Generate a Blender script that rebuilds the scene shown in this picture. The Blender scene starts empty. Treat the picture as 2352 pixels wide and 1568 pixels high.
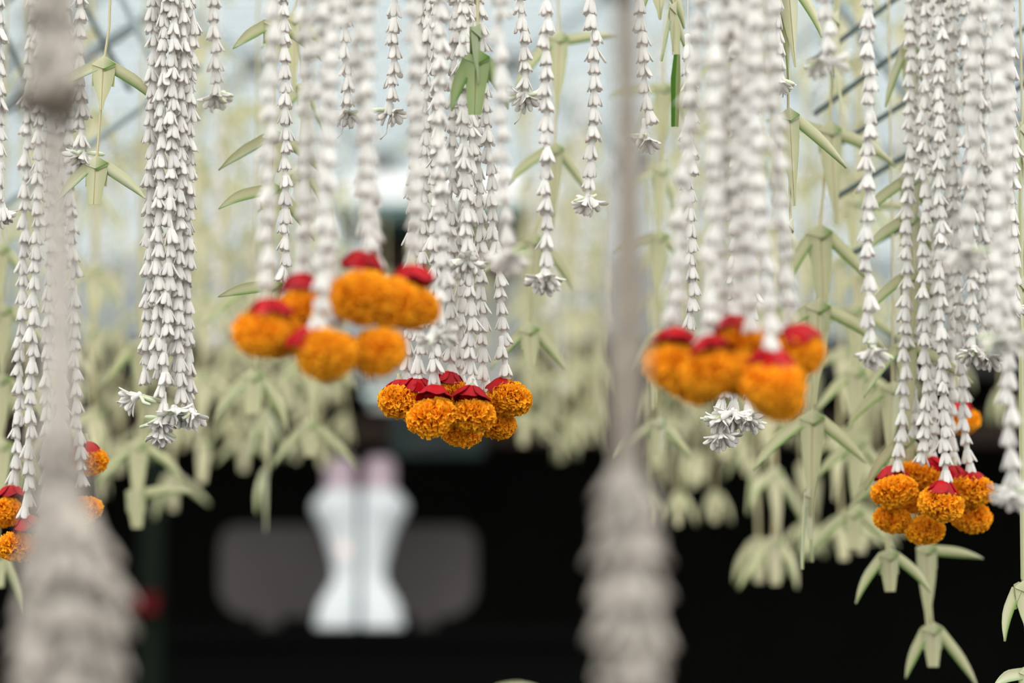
import bpy, math, random
from mathutils import Vector, Matrix, Quaternion, Euler

# ------------------------------------------------------------------ camera, sky, exposure
sc = bpy.context.scene
COL = sc.collection
R = random.Random(7)
PITCH = math.radians(6.0)
CAMZ = 1.55
FPX = 85.0 / 36.0 * 2352.0
cam_d = bpy.data.cameras.new('camera')
cam_d.lens = 85.0
cam_d.sensor_width = 36.0
cam_d.clip_start = 0.05
cam_d.clip_end = 200.0
cam_d.dof.use_dof = True
cam_d.dof.focus_distance = 3.13
cam_d.dof.aperture_fstop = 2.0
cam = bpy.data.objects.new('camera', cam_d)
COL.objects.link(cam)
cam.location = (0, 0, CAMZ)
cam.rotation_euler = (math.pi / 2 + PITCH, 0, 0)
sc.camera = cam

sc.view_settings.view_transform = 'Standard'
sc.view_settings.look = 'None'
sc.view_settings.gamma = 1.0
sc.view_settings.use_curve_mapping = False
sc.view_settings.exposure = 0.88
sc.cycles.max_bounces = 5
sc.cycles.diffuse_bounces = 4
sc.cycles.glossy_bounces = 2
sc.cycles.transmission_bounces = 4
sc.cycles.transparent_max_bounces = 8
sc.cycles.caustics_reflective = False
sc.cycles.caustics_refractive = False
sc.cycles.use_denoising = True
sc.cycles.use_adaptive_sampling = True
sc.cycles.adaptive_threshold = 0.15

# overcast sky: a soft white dome, brighter overhead than at the horizon
w = bpy.data.worlds.new('overcast_sky')
sc.world = w
w.use_nodes = True
nt = w.node_tree
nt.nodes.clear()
out = nt.nodes.new('ShaderNodeOutputWorld')
bg = nt.nodes.new('ShaderNodeBackground')
tc = nt.nodes.new('ShaderNodeTexCoord')
sx = nt.nodes.new('ShaderNodeSeparateXYZ')
rmp = nt.nodes.new('ShaderNodeValToRGB')
rmp.color_ramp.elements[0].position = 0.0
rmp.color_ramp.elements[0].color = (0.74, 0.775, 0.775, 1)
rmp.color_ramp.elements[1].position = 1.0
rmp.color_ramp.elements[1].color = (1.86, 1.85, 1.82, 1)
nt.links.new(tc.outputs['Generated'], sx.inputs[0])
nt.links.new(sx.outputs['Z'], rmp.inputs[0])
nt.links.new(rmp.outputs[0], bg.inputs['Color'])
bg.inputs['Strength'].default_value = 1.0
nt.links.new(bg.outputs[0], out.inputs[0])


def at(px, py, Y):
    """point on the plane y = Y that the photograph shows at (px, py)"""
    u = (px - 1176.0) / FPX
    v = -(py - 784.0) / FPX
    dy = math.cos(PITCH) - v * math.sin(PITCH)
    dz = math.sin(PITCH) + v * math.cos(PITCH)
    t = Y / dy
    return Vector((u * t, Y, CAMZ + dz * t))


# ------------------------------------------------------------------ materials
def new_mat(name):
    m = bpy.data.materials.new(name)
    m.use_nodes = True
    n = m.node_tree
    n.nodes.clear()
    o = n.nodes.new('ShaderNodeOutputMaterial')
    return m, n, o


def mat_plain(name, col, rough=0.7, noise=0.0, scale=20.0, spec=0.3, metal=0.0):
    m, n, o = new_mat(name)
    p = n.nodes.new('ShaderNodeBsdfPrincipled')
    p.inputs['Roughness'].default_value = rough
    p.inputs['Specular IOR Level'].default_value = spec
    p.inputs['Metallic'].default_value = metal
    if noise > 0:
        t = n.nodes.new('ShaderNodeTexCoord')
        nz = n.nodes.new('ShaderNodeTexNoise')
        nz.inputs['Scale'].default_value = scale
        nz.inputs['Detail'].default_value = 3
        mx = n.nodes.new('ShaderNodeMix')
        mx.data_type = 'RGBA'
        mx.inputs[6].default_value = tuple(c * (1 - noise) for c in col) + (1,)
        mx.inputs[7].default_value = tuple(min(1, c * (1 + noise)) for c in col) + (1,)
        n.links.new(t.outputs['Object'], nz.inputs['Vector'])
        n.links.new(nz.outputs['Fac'], mx.inputs[0])
        n.links.new(mx.outputs[2], p.inputs['Base Color'])
    else:
        p.inputs['Base Color'].default_value = tuple(col) + (1,)
    n.links.new(p.outputs[0], o.inputs[0])
    return m


def mat_petal(name, tint, trans=0.3, gloss=0.0, rough=0.5, vary=0.06, scale=0.0):
    """vertex colour 'Col' times tint, varied a little per piece, with light passing through the petal"""
    m, n, o = new_mat(name)
    L = n.links.new
    a = n.nodes.new('ShaderNodeAttribute')
    a.attribute_name = 'Col'
    oi = n.nodes.new('ShaderNodeObjectInfo')
    mr = n.nodes.new('ShaderNodeMapRange')
    mr.inputs['To Min'].default_value = 1 - vary
    mr.inputs['To Max'].default_value = 1 + vary * 0.3
    src = oi.outputs['Random']
    if scale > 0:
        t = n.nodes.new('ShaderNodeTexCoord')
        nz = n.nodes.new('ShaderNodeTexNoise')
        nz.inputs['Scale'].default_value = scale
        nz.inputs['Detail'].default_value = 1
        L(t.outputs['Object'], nz.inputs['Vector'])
        src = nz.outputs['Fac']
    L(src, mr.inputs['Value'])
    mul = n.nodes.new('ShaderNodeVectorMath')
    mul.operation = 'MULTIPLY'
    mul.inputs[1].default_value = tint
    scl = n.nodes.new('ShaderNodeVectorMath')
    scl.operation = 'SCALE'
    L(a.outputs['Color'], mul.inputs[0])
    L(mul.outputs[0], scl.inputs[0])
    L(mr.outputs[0], scl.inputs['Scale'])
    p = n.nodes.new('ShaderNodeBsdfDiffuse')
    L(scl.outputs[0], p.inputs['Color'])
    tr = n.nodes.new('ShaderNodeBsdfTranslucent')
    L(scl.outputs[0], tr.inputs['Color'])
    mx = n.nodes.new('ShaderNodeMixShader')
    mx.inputs[0].default_value = trans
    L(p.outputs[0], mx.inputs[1])
    L(tr.outputs[0], mx.inputs[2])
    last = mx
    if gloss > 0:
        g = n.nodes.new('ShaderNodeBsdfGlossy')
        g.inputs['Roughness'].default_value = rough
        lw = n.nodes.new('ShaderNodeLayerWeight')
        lw.inputs[0].default_value = 0.35
        gm = n.nodes.new('ShaderNodeMath')
        gm.operation = 'MULTIPLY'
        gm.inputs[1].default_value = gloss
        L(lw.outputs['Fresnel'], gm.inputs[0])
        m2 = n.nodes.new('ShaderNodeMixShader')
        L(gm.outputs[0], m2.inputs[0])
        L(mx.outputs[0], m2.inputs[1])
        L(g.outputs[0], m2.inputs[2])
        last = m2
    L(last.outputs[0], o.inputs[0])
    return m


M = {}
M['white'] = mat_petal('white_petal', (1, 1, 1), 0.36, vary=0.07)
M['shaded'] = mat_petal('shaded_petal', (0.56, 0.52, 0.48), 0.2, vary=0.22)  # white petal darkened: foreground shade put into the floret colour
M['marigold'] = mat_petal('marigold_orange', (1, 1, 1), 0.16, vary=0.10)
M['rose'] = mat_petal('rose_red', (1, 1, 1), 0.06, gloss=0.02, rough=0.45, vary=0.25)
M['leaf'] = mat_petal('palm_leaf', (0.90, 0.90, 0.82), 0.35, gloss=0.12, rough=0.5, vary=0.12)
M['leaf_fresh'] = mat_petal('fresh_green_palm_leaf', (0.50, 0.62, 0.42), 0.35, gloss=0.12, vary=0.1)
M['leaf_pale'] = mat_petal('pale_dry_palm_leaf', (1.10, 1.07, 1.08), 0.40, vary=0.15)
M['bud'] = mat_plain('pale_green_bud', (0.56, 0.62, 0.42), 0.5)
M['calyx'] = mat_plain('rose_calyx', (0.36, 0.33, 0.22), 0.6, 0.3, 90)
M['thread'] = mat_plain('cotton_thread', (0.58, 0.54, 0.47), 0.8)
M['rope'] = mat_plain('beige_stem_rope', (0.27, 0.228, 0.185), 0.85, 0.25, 60)
M['rope_pale'] = mat_plain('pale_stem_rope', (0.44, 0.395, 0.345), 0.85, 0.2, 60)
M['knot'] = mat_plain('brown_knot', (0.085, 0.068, 0.05), 0.9, 0.3, 60)
M['rail'] = mat_plain('grey_wire', (0.30, 0.32, 0.32), 0.5, spec=0.4)
M['frame'] = mat_plain('grey_green_steel', (0.27, 0.32, 0.325), 0.5, 0.1, 4)
M['thin'] = mat_plain('dark_green_steel', (0.055, 0.075, 0.068), 0.5)
M['node'] = mat_plain('dark_node_plate', (0.10, 0.115, 0.11), 0.5)
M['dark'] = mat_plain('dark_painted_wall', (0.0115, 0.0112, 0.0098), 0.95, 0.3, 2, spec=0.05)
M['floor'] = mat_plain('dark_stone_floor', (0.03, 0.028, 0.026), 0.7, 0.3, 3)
M['fascia'] = mat_plain('weathered_grey_board', (0.27, 0.30, 0.305), 0.8, 0.2, 3)
M['roofdark'] = mat_plain('dark_roof_board', (0.022, 0.021, 0.02), 0.8, 0.2, 3)
M['canopy'] = mat_plain('white_canopy', (0.80, 0.80, 0.79), 0.6)
M['teal'] = mat_plain('teal_trim', (0.02, 0.12, 0.10), 0.5)
M['greyboard'] = mat_plain('grey_board', (0.40, 0.40, 0.37), 0.8, 0.1, 4)
M['urn'] = mat_plain('white_glazed_urn', (0.86, 0.90, 0.90), 0.35)
M['pink'] = mat_plain('pink_wax', (0.70, 0.54, 0.60), 0.5, 0.25, 14)
M['panel'] = mat_plain('dark_grey_panel', (0.098, 0.087, 0.084), 0.95, 0.2, 3)
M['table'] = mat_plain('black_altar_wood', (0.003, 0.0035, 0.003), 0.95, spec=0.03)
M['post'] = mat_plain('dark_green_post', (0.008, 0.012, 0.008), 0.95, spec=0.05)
M['red'] = mat_plain('dark_red_lacquer', (0.09, 0.005, 0.006), 0.8, spec=0.1)
M['tray'] = mat_plain('pale_turquoise_enamel', (0.62, 0.78, 0.74), 0.4)
M['greymetal'] = mat_plain('pale_grey_metal', (0.45, 0.46, 0.46), 0.5)
M['brown'] = mat_plain('dark_brown_wood', (0.03, 0.018, 0.012), 0.8, 0.3, 5)
M['scrawl'] = mat_plain('grey_chalk', (0.13, 0.135, 0.13), 0.9)
M['signboard'] = mat_plain('dark_teal_board', (0.018, 0.03, 0.028), 0.8)
# milky glass: most light passes straight, some is scattered
m, n, o = new_mat('milky_glass')
t1 = n.nodes.new('ShaderNodeBsdfTransparent')
t1.inputs[0].default_value = (0.67, 0.705, 0.71, 1)
t2 = n.nodes.new('ShaderNodeBsdfTranslucent')
t2.inputs[0].default_value = (0.72, 0.76, 0.765, 1)
mx = n.nodes.new('ShaderNodeMixShader')
mx.inputs[0].default_value = 0.22
n.links.new(t1.outputs[0], mx.inputs[1])
n.links.new(t2.outputs[0], mx.inputs[2])
n.links.new(mx.outputs[0], o.inputs[0])
M['glass'] = m
m, n, o = new_mat('warm_lamp_glow')
e = n.nodes.new('ShaderNodeEmission')
e.inputs[0].default_value = (1.0, 0.62, 0.5, 1)
e.inputs[1].default_value = 1.3
n.links.new(e.outputs[0], o.inputs[0])
M['glow'] = m


# ------------------------------------------------------------------ mesh helpers
class MB:
    def __init__(s):
        s.v, s.f, s.c = [], [], []

    def add(s, pts, faces, col=(1, 1, 1)):
        b = len(s.v)
        s.v += [tuple(p) for p in pts]
        if isinstance(col, list):
            s.c += col
        else:
            s.c += [col] * len(pts)
        s.f += [tuple(b + i for i in f) for f in faces]

    def grid(s, rows, cols_col=None, col=(1, 1, 1), closed=False):
        nr, nc = len(rows), len(rows[0])
        pts = [p for r in rows for p in r]
        fs = []
        for i in range(nr - 1):
            for j in range(nc if closed else nc - 1):
                k = (j + 1) % nc
                fs.append((i * nc + j, i * nc + k, (i + 1) * nc + k, (i + 1) * nc + j))
        s.add(pts, fs, cols_col if cols_col else col)

    def sheet(s, rows, colrows, th):
        """a thin leaf: the grid and its copy th behind, joined along the rim"""
        nr, nc = len(rows), len(rows[0])
        a = [Vector(p) for r in rows for p in r]
        nrm = []
        for i in range(nr):
            for j in range(nc):
                i0, i1 = max(i - 1, 0), min(i + 1, nr - 1)
                j0, j1 = max(j - 1, 0), min(j + 1, nc - 1)
                d1 = Vector(rows[i1][j]) - Vector(rows[i0][j])
                d2 = Vector(rows[i][j1]) - Vector(rows[i][j0])
                q = d1.cross(d2)
                nrm.append(q.normalized() if q.length > 1e-12 else Vector((0, 1, 0)))
        b = [p - q * th for p, q in zip(a, nrm)]
        cc = [c for r in colrows for c in r]
        base = nr * nc
        fs = []
        for i in range(nr - 1):
            for j in range(nc - 1):
                p = (i * nc + j, i * nc + j + 1, (i + 1) * nc + j + 1, (i + 1) * nc + j)
                fs.append(p)
                fs.append(tuple(base + k for k in reversed(p)))
        rim = [(0, j) for j in range(nc)] + [(i, nc - 1) for i in range(1, nr)] + \
              [(nr - 1, j) for j in range(nc - 2, -1, -1)] + [(i, 0) for i in range(nr - 2, 0, -1)]
        ra, rb_ = [], []
        for (i, j) in rim:
            ra.append(a[i * nc + j])
            rb_.append(b[i * nc + j])
        rc = [cc[i * nc + j] for (i, j) in rim]
        s.add(a + b, fs, cc + cc)
        m_ = len(rim)
        s.add(ra + rb_, [(k, m_ + k, m_ + (k + 1) % m_, (k + 1) % m_) for k in range(m_)], rc + rc)

    def tube(s, pts, rad, n=6, col=(1, 1, 1), cap=True):
        rows = []
        pts = [Vector(p) for p in pts]
        for i, p in enumerate(pts):
            d = (pts[min(i + 1, len(pts) - 1)] - pts[max(i - 1, 0)]).normalized()
            x = d.orthogonal().normalized() if abs(d.z) < 0.9 else (Vector((1, 0, 0)) - d * d.x).normalized()
            y = d.cross(x)
            r = rad[i] if isinstance(rad, (list, tuple)) else rad
            rows.append([p + (x * math.cos(2 * math.pi * k / n) + y * math.sin(2 * math.pi * k / n)) * r for k in range(n)])
        b = len(s.v)
        s.grid(rows, col=col, closed=True)
        if cap:
            s.f.append(tuple(b + k for k in reversed(range(n))))
            s.f.append(tuple(b + (len(rows) - 1) * n + k for k in range(n)))

    def box(s, lo, hi, col=(1, 1, 1)):
        x0, y0, z0 = lo
        x1, y1, z1 = hi
        s.add([(x0, y0, z0), (x1, y0, z0), (x1, y1, z0), (x0, y1, z0), (x0, y0, z1), (x1, y0, z1), (x1, y1, z1), (x0, y1, z1)],
              [(0, 3, 2, 1), (4, 5, 6, 7), (0, 1, 5, 4), (1, 2, 6, 5), (2, 3, 7, 6), (3, 0, 4, 7)], col)

    def lathe(s, prof, n=24, col=(1, 1, 1), c=(0, 0, 0)):
        rows = [[(c[0] + r * math.cos(2 * math.pi * k / n), c[1] + r * math.sin(2 * math.pi * k / n), c[2] + z) for k in range(n)]
                for r, z in prof]
        s.grid(rows, col=col, closed=True)

    def mesh(s, name, mat, smooth=True):
        me = bpy.data.meshes.new(name)
        me.from_pydata(s.v, [], s.f)
        at_ = me.color_attributes.new('Col', 'FLOAT_COLOR', 'POINT')
        flat = []
        for c in s.c:
            flat += [c[0], c[1], c[2], 1.0]
        at_.data.foreach_set('color', flat)
        if smooth:
            me.polygons.foreach_set('use_smooth', [True] * len(me.polygons))
        me.materials.append(mat)
        me.update()
        return me


def obj(name, me, parent=None, loc=(0, 0, 0), rot=None, scale=1.0):
    o_ = bpy.data.objects.new(name, me)
    COL.objects.link(o_)
    o_.parent = parent
    o_.location = loc
    if rot is not None:
        if isinstance(rot, Quaternion):
            o_.rotation_mode = 'QUATERNION'
            o_.rotation_quaternion = rot
        else:
            o_.rotation_euler = rot
    if isinstance(scale, (int, float)):
        scale = (scale,) * 3
    o_.scale = scale
    return o_


def tag(o_, label, cat, group=None, kind=None):
    if label:
        o_['label'] = label
    if cat:
        o_['category'] = cat
    if group:
        o_['group'] = group
    if kind:
        o_['kind'] = kind
    return o_


def thing(name, loc, label, cat, group=None):
    return tag(obj(name, None, None, loc), label, cat, group)


def smooth_path(pts, n=6):
    """Catmull-Rom through the points"""
    P = [pts[0] * 2 - pts[1]] + pts + [pts[-1] * 2 - pts[-2]]
    o_ = []
    for i in range(1, len(P) - 2):
        for k in range(n):
            t = k / n
            a, b_, c, d = P[i - 1], P[i], P[i + 1], P[i + 2]
            o_.append(.5 * ((2 * b_) + (c - a) * t + (2 * a - 5 * b_ + 4 * c - d) * t * t + (3 * b_ - a - 3 * c + d) * t ** 3))
    o_.append(P[-2])
    return o_


# ------------------------------------------------------------------ the setting
def box_mesh(name, lo, hi, mat, parent=None, kind=None):
    b = MB()
    b.box(lo, hi)
    o_ = obj(name, b.mesh(name, mat, False), parent)
    if kind:
        o_['kind'] = kind
    return o_


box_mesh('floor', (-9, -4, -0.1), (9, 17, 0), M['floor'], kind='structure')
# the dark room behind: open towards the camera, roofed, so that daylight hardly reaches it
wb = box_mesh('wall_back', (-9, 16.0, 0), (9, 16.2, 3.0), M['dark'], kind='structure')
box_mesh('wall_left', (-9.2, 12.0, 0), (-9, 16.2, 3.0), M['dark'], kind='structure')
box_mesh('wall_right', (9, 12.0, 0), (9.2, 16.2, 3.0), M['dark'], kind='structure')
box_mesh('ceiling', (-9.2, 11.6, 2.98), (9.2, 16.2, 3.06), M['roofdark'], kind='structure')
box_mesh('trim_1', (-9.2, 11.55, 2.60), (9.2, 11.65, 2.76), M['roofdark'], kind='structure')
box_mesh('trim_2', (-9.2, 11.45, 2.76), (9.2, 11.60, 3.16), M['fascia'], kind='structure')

# glazed gable above the dark room: diagonal steel bars with milky panes between them
YG, GZ0 = 11.5, 3.16
gable = obj('window_1', None, None, (0, YG, GZ0))
tag(gable, 'glazed gable of diagonal grey steel bars and milky panes under overcast sky', None, None, 'structure')
PX, PZ, NX, NZ = 0.62, 0.47, 6, 6
bar_mb = MB()
Ld = math.hypot(PX, PZ)
bar_mb.box((-0.02, -0.03, 0), (0.02, 0.03, Ld))
bar_me = bar_mb.mesh('bar', M['frame'], False)
pm = MB()
pm.add([(0, -.003, -PZ), (PX, -.003, 0), (0, -.003, PZ), (-PX, -.003, 0), (0, .003, -PZ), (PX, .003, 0), (0, .003, PZ), (-PX, .003, 0)],
       [(0, 1, 2, 3), (7, 6, 5, 4), (0, 4, 5, 1), (1, 5, 6, 2), (2, 6, 7, 3), (3, 7, 4, 0)])
pane_me = pm.mesh('pane', M['glass'], False)
pm = MB()
pm.add([(-PX, -.003, 0), (PX, -.003, 0), (0, -.003, PZ), (-PX, .003, 0), (PX, .003, 0), (0, .003, PZ)],
       [(0, 1, 2), (5, 4, 3), (0, 3, 4, 1), (1, 4, 5, 2), (2, 5, 3, 0)])
half_me = pm.mesh('pane', M['glass'], False)
nm = MB()
nm.lathe([(0, -0.035), (0.055, -0.03), (0.06, 0), (0.055, 0.03), (0, 0.035)], 10)
node_me = nm.mesh('joint', M['node'])
angd = math.atan2(PX, PZ)
for i in range(-NX, NX + 1):
    for j in range(0, NZ + 1):
        if (i + j) % 2 == 0:
            x, z = i * PX, j * PZ
            obj('joint', node_me, gable, (x, -0.05, z), (math.pi / 2, 0, 0))
            if j < NZ:
                if i < NX:
                    obj('bar', bar_me, gable, (x, 0, z), (0, angd, 0))
                if i > -NX:
                    obj('bar', bar_me, gable, (x, 0, z), (0, -angd, 0))
        elif 0 < j < NZ and abs(i) < NX:
            obj('pane', pane_me, gable, (i * PX, 0.02, j * PZ))
        elif j == 0 and abs(i) < NX:
            obj('pane', half_me, gable, (i * PX, 0.02, 0))
        elif j == NZ and abs(i) < NX:
            obj('pane', half_me, gable, (i * PX, 0.02, NZ * PZ), (0, math.pi, 0))

# thin dark lattice bars nearer, crossing the upper corners
lat = thing('lattice_trellis', at(2100, -400, 3.75), 'thin dark steel lattice bars crossing the pale sky at upper right', 'lattice')


def px_bar(parent, name, a, b, rad, mat, n=6):
    o0 = parent.location
    mb = MB()
    mb.tube([a - o0, b - o0], rad, n)
    return obj(name, mb.mesh(name, mat, False), parent)


for yk, sl, x0, x1 in ((40, -0.76, 1850, 2560), (165, -0.75, 1870, 2560), (285, -0.62, 1900, 2560), (405, -0.6, 1920, 2560), (560, -0.5, 1960, 2560)):
    px_bar(lat, 'bar', at(x0, yk + sl * (x0 - 2000), 3.75), at(x1, yk + sl * (x1 - 2000), 3.75), 0.0046, M['thin'])
for xk in (1950, 2170, 2420):
    px_bar(lat, 'cross_bar', at(xk - 150, -160, 4.6), at(xk + 330, 480, 4.6), 0.011, M['frame'])
lat2 = thing('lattice_trellis', at(100, -400, 4.4), 'dark steel lattice bars crossing the pale sky at upper left', 'lattice')
for (xa, ya, xb, yb, r_) in ((-180, -280, 130, 310, .007), (90, -170, 300, 208, .007), (210, -140, 420, 270, .009), (-60, 290, 560, -107, .016),
                             (-60, 520, 460, 150, .008), (-300, 200, 300, -180, .009)):
    px_bar(lat2, 'bar', at(xa, ya, 4.4), at(xb, yb, 4.4 if r_ < .015 else 4.5), r_ * .85, M['thin'] if r_ < .0075 else M['frame'])

# ------------------------------------------------------------------ things in the dark background
# white canopy roof glimpsed between the strands
p = at(1005, 470, 9.6)
kx, kz = p.x, p.z
canopy = thing('canopy_roof', (kx, 9.6, kz), 'white flat canopy roof with teal edge glimpsed behind the middle strands', 'canopy')
b = MB(); b.box((-0.42, 0, 0), (0.42, 0.9, 0.09)); b.box((-0.36, 0.1, 0.09), (0.36, 0.8, 0.15))
obj('roof_slab', b.mesh('roof_slab', M['canopy'], False), canopy)
b = MB(); b.box((-0.42, -0.012, -0.035), (0.42, 0.9, -0.002))
obj('teal_edge', b.mesh('teal_edge', M['teal'], False), canopy)
for sx_ in (-0.33, 0.33):
    b = MB(); b.box((sx_ - 0.02, 0.85, 0.02), (sx_ + 0.02, 11.46 - 9.6, 0.06))
    obj('bracket', b.mesh('bracket', M['brown'], False), canopy)
b = MB(); b.box((-0.30, 0.62, -0.78), (0.30, 0.66, -0.22))
obj('back_board', b.mesh('back_board', M['greyboard'], False), canopy)
b = MB(); b.box((-0.30, 0.60, -0.22), (0.30, 0.67, -0.036))  # dark sheet standing in for the shadowed gap under the roof
obj('gap_shade_board', b.mesh('gap_shade_board', M['brown'], False), canopy)

# enamel tray lamp below the orange cluster
p = at(885, 905, 9.2)
lampt = thing('hanging_tray', p, 'pale turquoise hanging tray on a bent grey arm under the blurred orange cluster', 'tray')
b = MB(); b.lathe([(0, -0.035), (0.06, -0.034), (0.082, -0.015), (0.085, 0.0), (0.075, -0.004), (0.05, -0.018), (0, -0.02)], 28)
obj('dish', b.mesh('dish', M['tray']), lampt)
b = MB(); b.tube([(-0.07, 0, -0.005), (-0.085, 0, 0.04), (-0.10, 0, 0.12), (-0.105, 0, 0.3), (-0.1, 0, 0.85)], 0.008, 8)
obj('arm', b.mesh('arm', M['greymetal']), lampt)

# altar, grey panel, urns
zt = at(825, 1442, 12.0).z
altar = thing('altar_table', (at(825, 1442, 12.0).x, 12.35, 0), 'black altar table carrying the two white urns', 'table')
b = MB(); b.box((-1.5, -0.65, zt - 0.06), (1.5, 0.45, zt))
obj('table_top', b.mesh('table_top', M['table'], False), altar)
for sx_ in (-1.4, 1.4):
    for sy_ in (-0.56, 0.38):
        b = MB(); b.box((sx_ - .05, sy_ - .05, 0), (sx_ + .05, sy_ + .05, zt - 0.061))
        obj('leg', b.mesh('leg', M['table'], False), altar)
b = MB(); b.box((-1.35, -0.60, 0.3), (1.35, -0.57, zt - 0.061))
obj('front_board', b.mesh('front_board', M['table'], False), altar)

pa = at(800, 1300, 12.5)
pan = thing('screen_panel', (pa.x, 12.5, zt), 'dark grey low screen panel with rounded corners behind the white urns', 'panel')
b = MB()
W2, H2, rr = 0.66, 0.52, 0.16
prof = []
for cx_, cz_, a0 in ((W2 - rr, rr + 0.05, -90), (W2 - rr * .6, H2 - rr * .6, 0), (-W2 + rr * .6, H2 - rr * .6, 90), (-W2 + rr, rr + 0.05, 180)):
    r2 = rr if a0 in (-90, 180) else rr * .6
    for k in range(7):
        a = math.radians(a0 + 15 * k)
        prof.append((cx_ + r2 * math.cos(a), cz_ + r2 * math.sin(a)))
nP = len(prof)
b.add([(x, -0.03, z) for x, z in prof] + [(x, 0.03, z) for x, z in prof],
      [tuple(range(nP)), tuple(reversed(range(nP, 2 * nP)))] + [(i, nP + i, nP + (i + 1) % nP, (i + 1) % nP) for i in range(nP)])
obj('board', b.mesh('board', M['panel'], False), pan)
for sx_ in (-0.4, 0.4):
    b = MB(); b.box((sx_ - 0.05, -0.06, 0), (sx_ + 0.05, 0.06, 0.06))
    obj('foot', b.mesh('foot', M['panel'], False), pan)

# each urn leans: narrow waist close to its twin, shoulder and foot swinging outwards; sections are (height, sideways, radius) in metres
URN = [(0, .113, .001), (0, .113, .102), (.05, .112, .101), (.12, .104, .094), (.19, .083, .073), (.235, .071, .061), (.28, .070, .060), (.36, .077, .068), (.48, .095, .087),
       (.565, .119, .111), (.605, .122, .115), (.645, .11, .10), (.68, .095, .080), (.69, .095, .001)]
URN_TOP = [(.678, .097, .074), (.70, .098, .075), (.79, .098, .075), (.825, .098, .066), (.845, .098, .04), (.85, .098, .001)]
uc = at(825, 1442, 12.0)
for k, sd in enumerate((-1, 1)):
    un = thing('urn', (uc.x + sd * .113, 12.0, zt), ('white waisted urn with a reddish-pink top, left of the pair in the dark',
                                                    'white waisted urn with a lilac-pink top, right of the pair in the dark')[k], 'urn', 'pair of white urns')
    for nm_, secs, mt in (('body', URN, 'urn'), ('top', URN_TOP, 'pink')):
        b = MB()
        fine = smooth_path([Vector(q) for q in secs], 3)
        b.grid([[(sd * (cx_ - .113) + r_ * math.cos(2 * math.pi * a / 28), r_ * math.sin(2 * math.pi * a / 28), z_) for a in range(28)] for z_, cx_, r_ in fine], closed=True)
        obj(nm_, b.mesh(nm_, M[mt]), un)
u = at(790, 1262, 11.85)
lp = thing('small_lamp', u, 'small warm glowing lamp on a thin stand before the left white urn', 'lamp')
b = MB(); b.lathe([(0, -.016), (.012, -.011), (.016, 0), (.012, .011), (0, .016)], 12)
obj('bulb', b.mesh('bulb', M['glow']), lp)
b = MB(); b.tube([(0, 0, -.012), (0, 0.02, zt - u.z)], 0.0025, 6)
obj('stand', b.mesh('stand', M['urn']), lp)

# red box, green post, dark boards far left
p = at(345, 1568, 11.0)
pst = thing('post', (p.x, 11.0, 0), 'dark green painted post standing at left of the dark opening', 'post')
b = MB(); b.box((-0.05, -0.05, 0), (0.05, 0.05, 2.69))
obj('shaft', b.mesh('shaft', M['post'], False), pst)
b = MB(); b.box((-0.09, -0.09, 0), (0.09, 0.09, 0.12))
obj('foot', b.mesh('foot', M['post'], False), pst)
p = at(325, 1386, 10.93)
rb = thing('letter_box', p, 'small dark red box fixed on the dark green post', 'box')
b = MB(); b.box((-0.075, -0.04, -0.04), (0.075, 0.015, 0.035))
obj('body', b.mesh('body', M['red'], False), rb)
b = MB(); b.box((-0.085, -0.05, 0.035), (0.085, 0.02, 0.047))
obj('lid', b.mesh('lid', M['red'], False), rb)
# dark sign with faint chalk marks
p = at(1010, 1012, 11.0)
sg = thing('chalk_sign', p, 'dark teal board with faint grey chalk scrawl behind the sharp orange cluster', 'sign')
b = MB(); b.box((-0.22, 0, -0.07), (0.2, 0.02, 0.11))
obj('board', b.mesh('board', M['signboard'], False), sg)
b = MB()
sp = [(-0.13 + 0.26 * k / 30, -0.004, 0.012 * math.sin(k * 1.5) - 0.008 + 0.02 * k / 30) for k in range(31)]
b.tube(sp, 0.006, 5)
obj('scrawl', b.mesh('scrawl', M['scrawl']), sg)
b = MB(); b.tube([(-0.2, 0.01, 0.10), (-0.2, 0.56, 2.65 - p.z)], 0.004, 5); b.tube([(0.18, 0.01, 0.10), (0.18, 0.56, 2.65 - p.z)], 0.004, 5)
obj('hanger', b.mesh('hanger', M['rail']), sg)
# brown beam under the opening (warm dark patches)
p = at(700, 985, 11.9)
bm = thing('wooden_beam', (p.x, 11.9, p.z), 'dark brown wooden beam across the dark opening above the urns', 'beam')
b = MB(); b.box((-9 - p.x, 0, -0.07), (9 - p.x, 0.12, 0.07))
obj('timber', b.mesh('timber', M['brown'], False), bm)

# ------------------------------------------------------------------ flower pieces
WHITE, BLUSH, PINK = (0.87, 0.845, 0.80), (0.86, 0.825, 0.775), (0.80, 0.50, 0.43)


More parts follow.
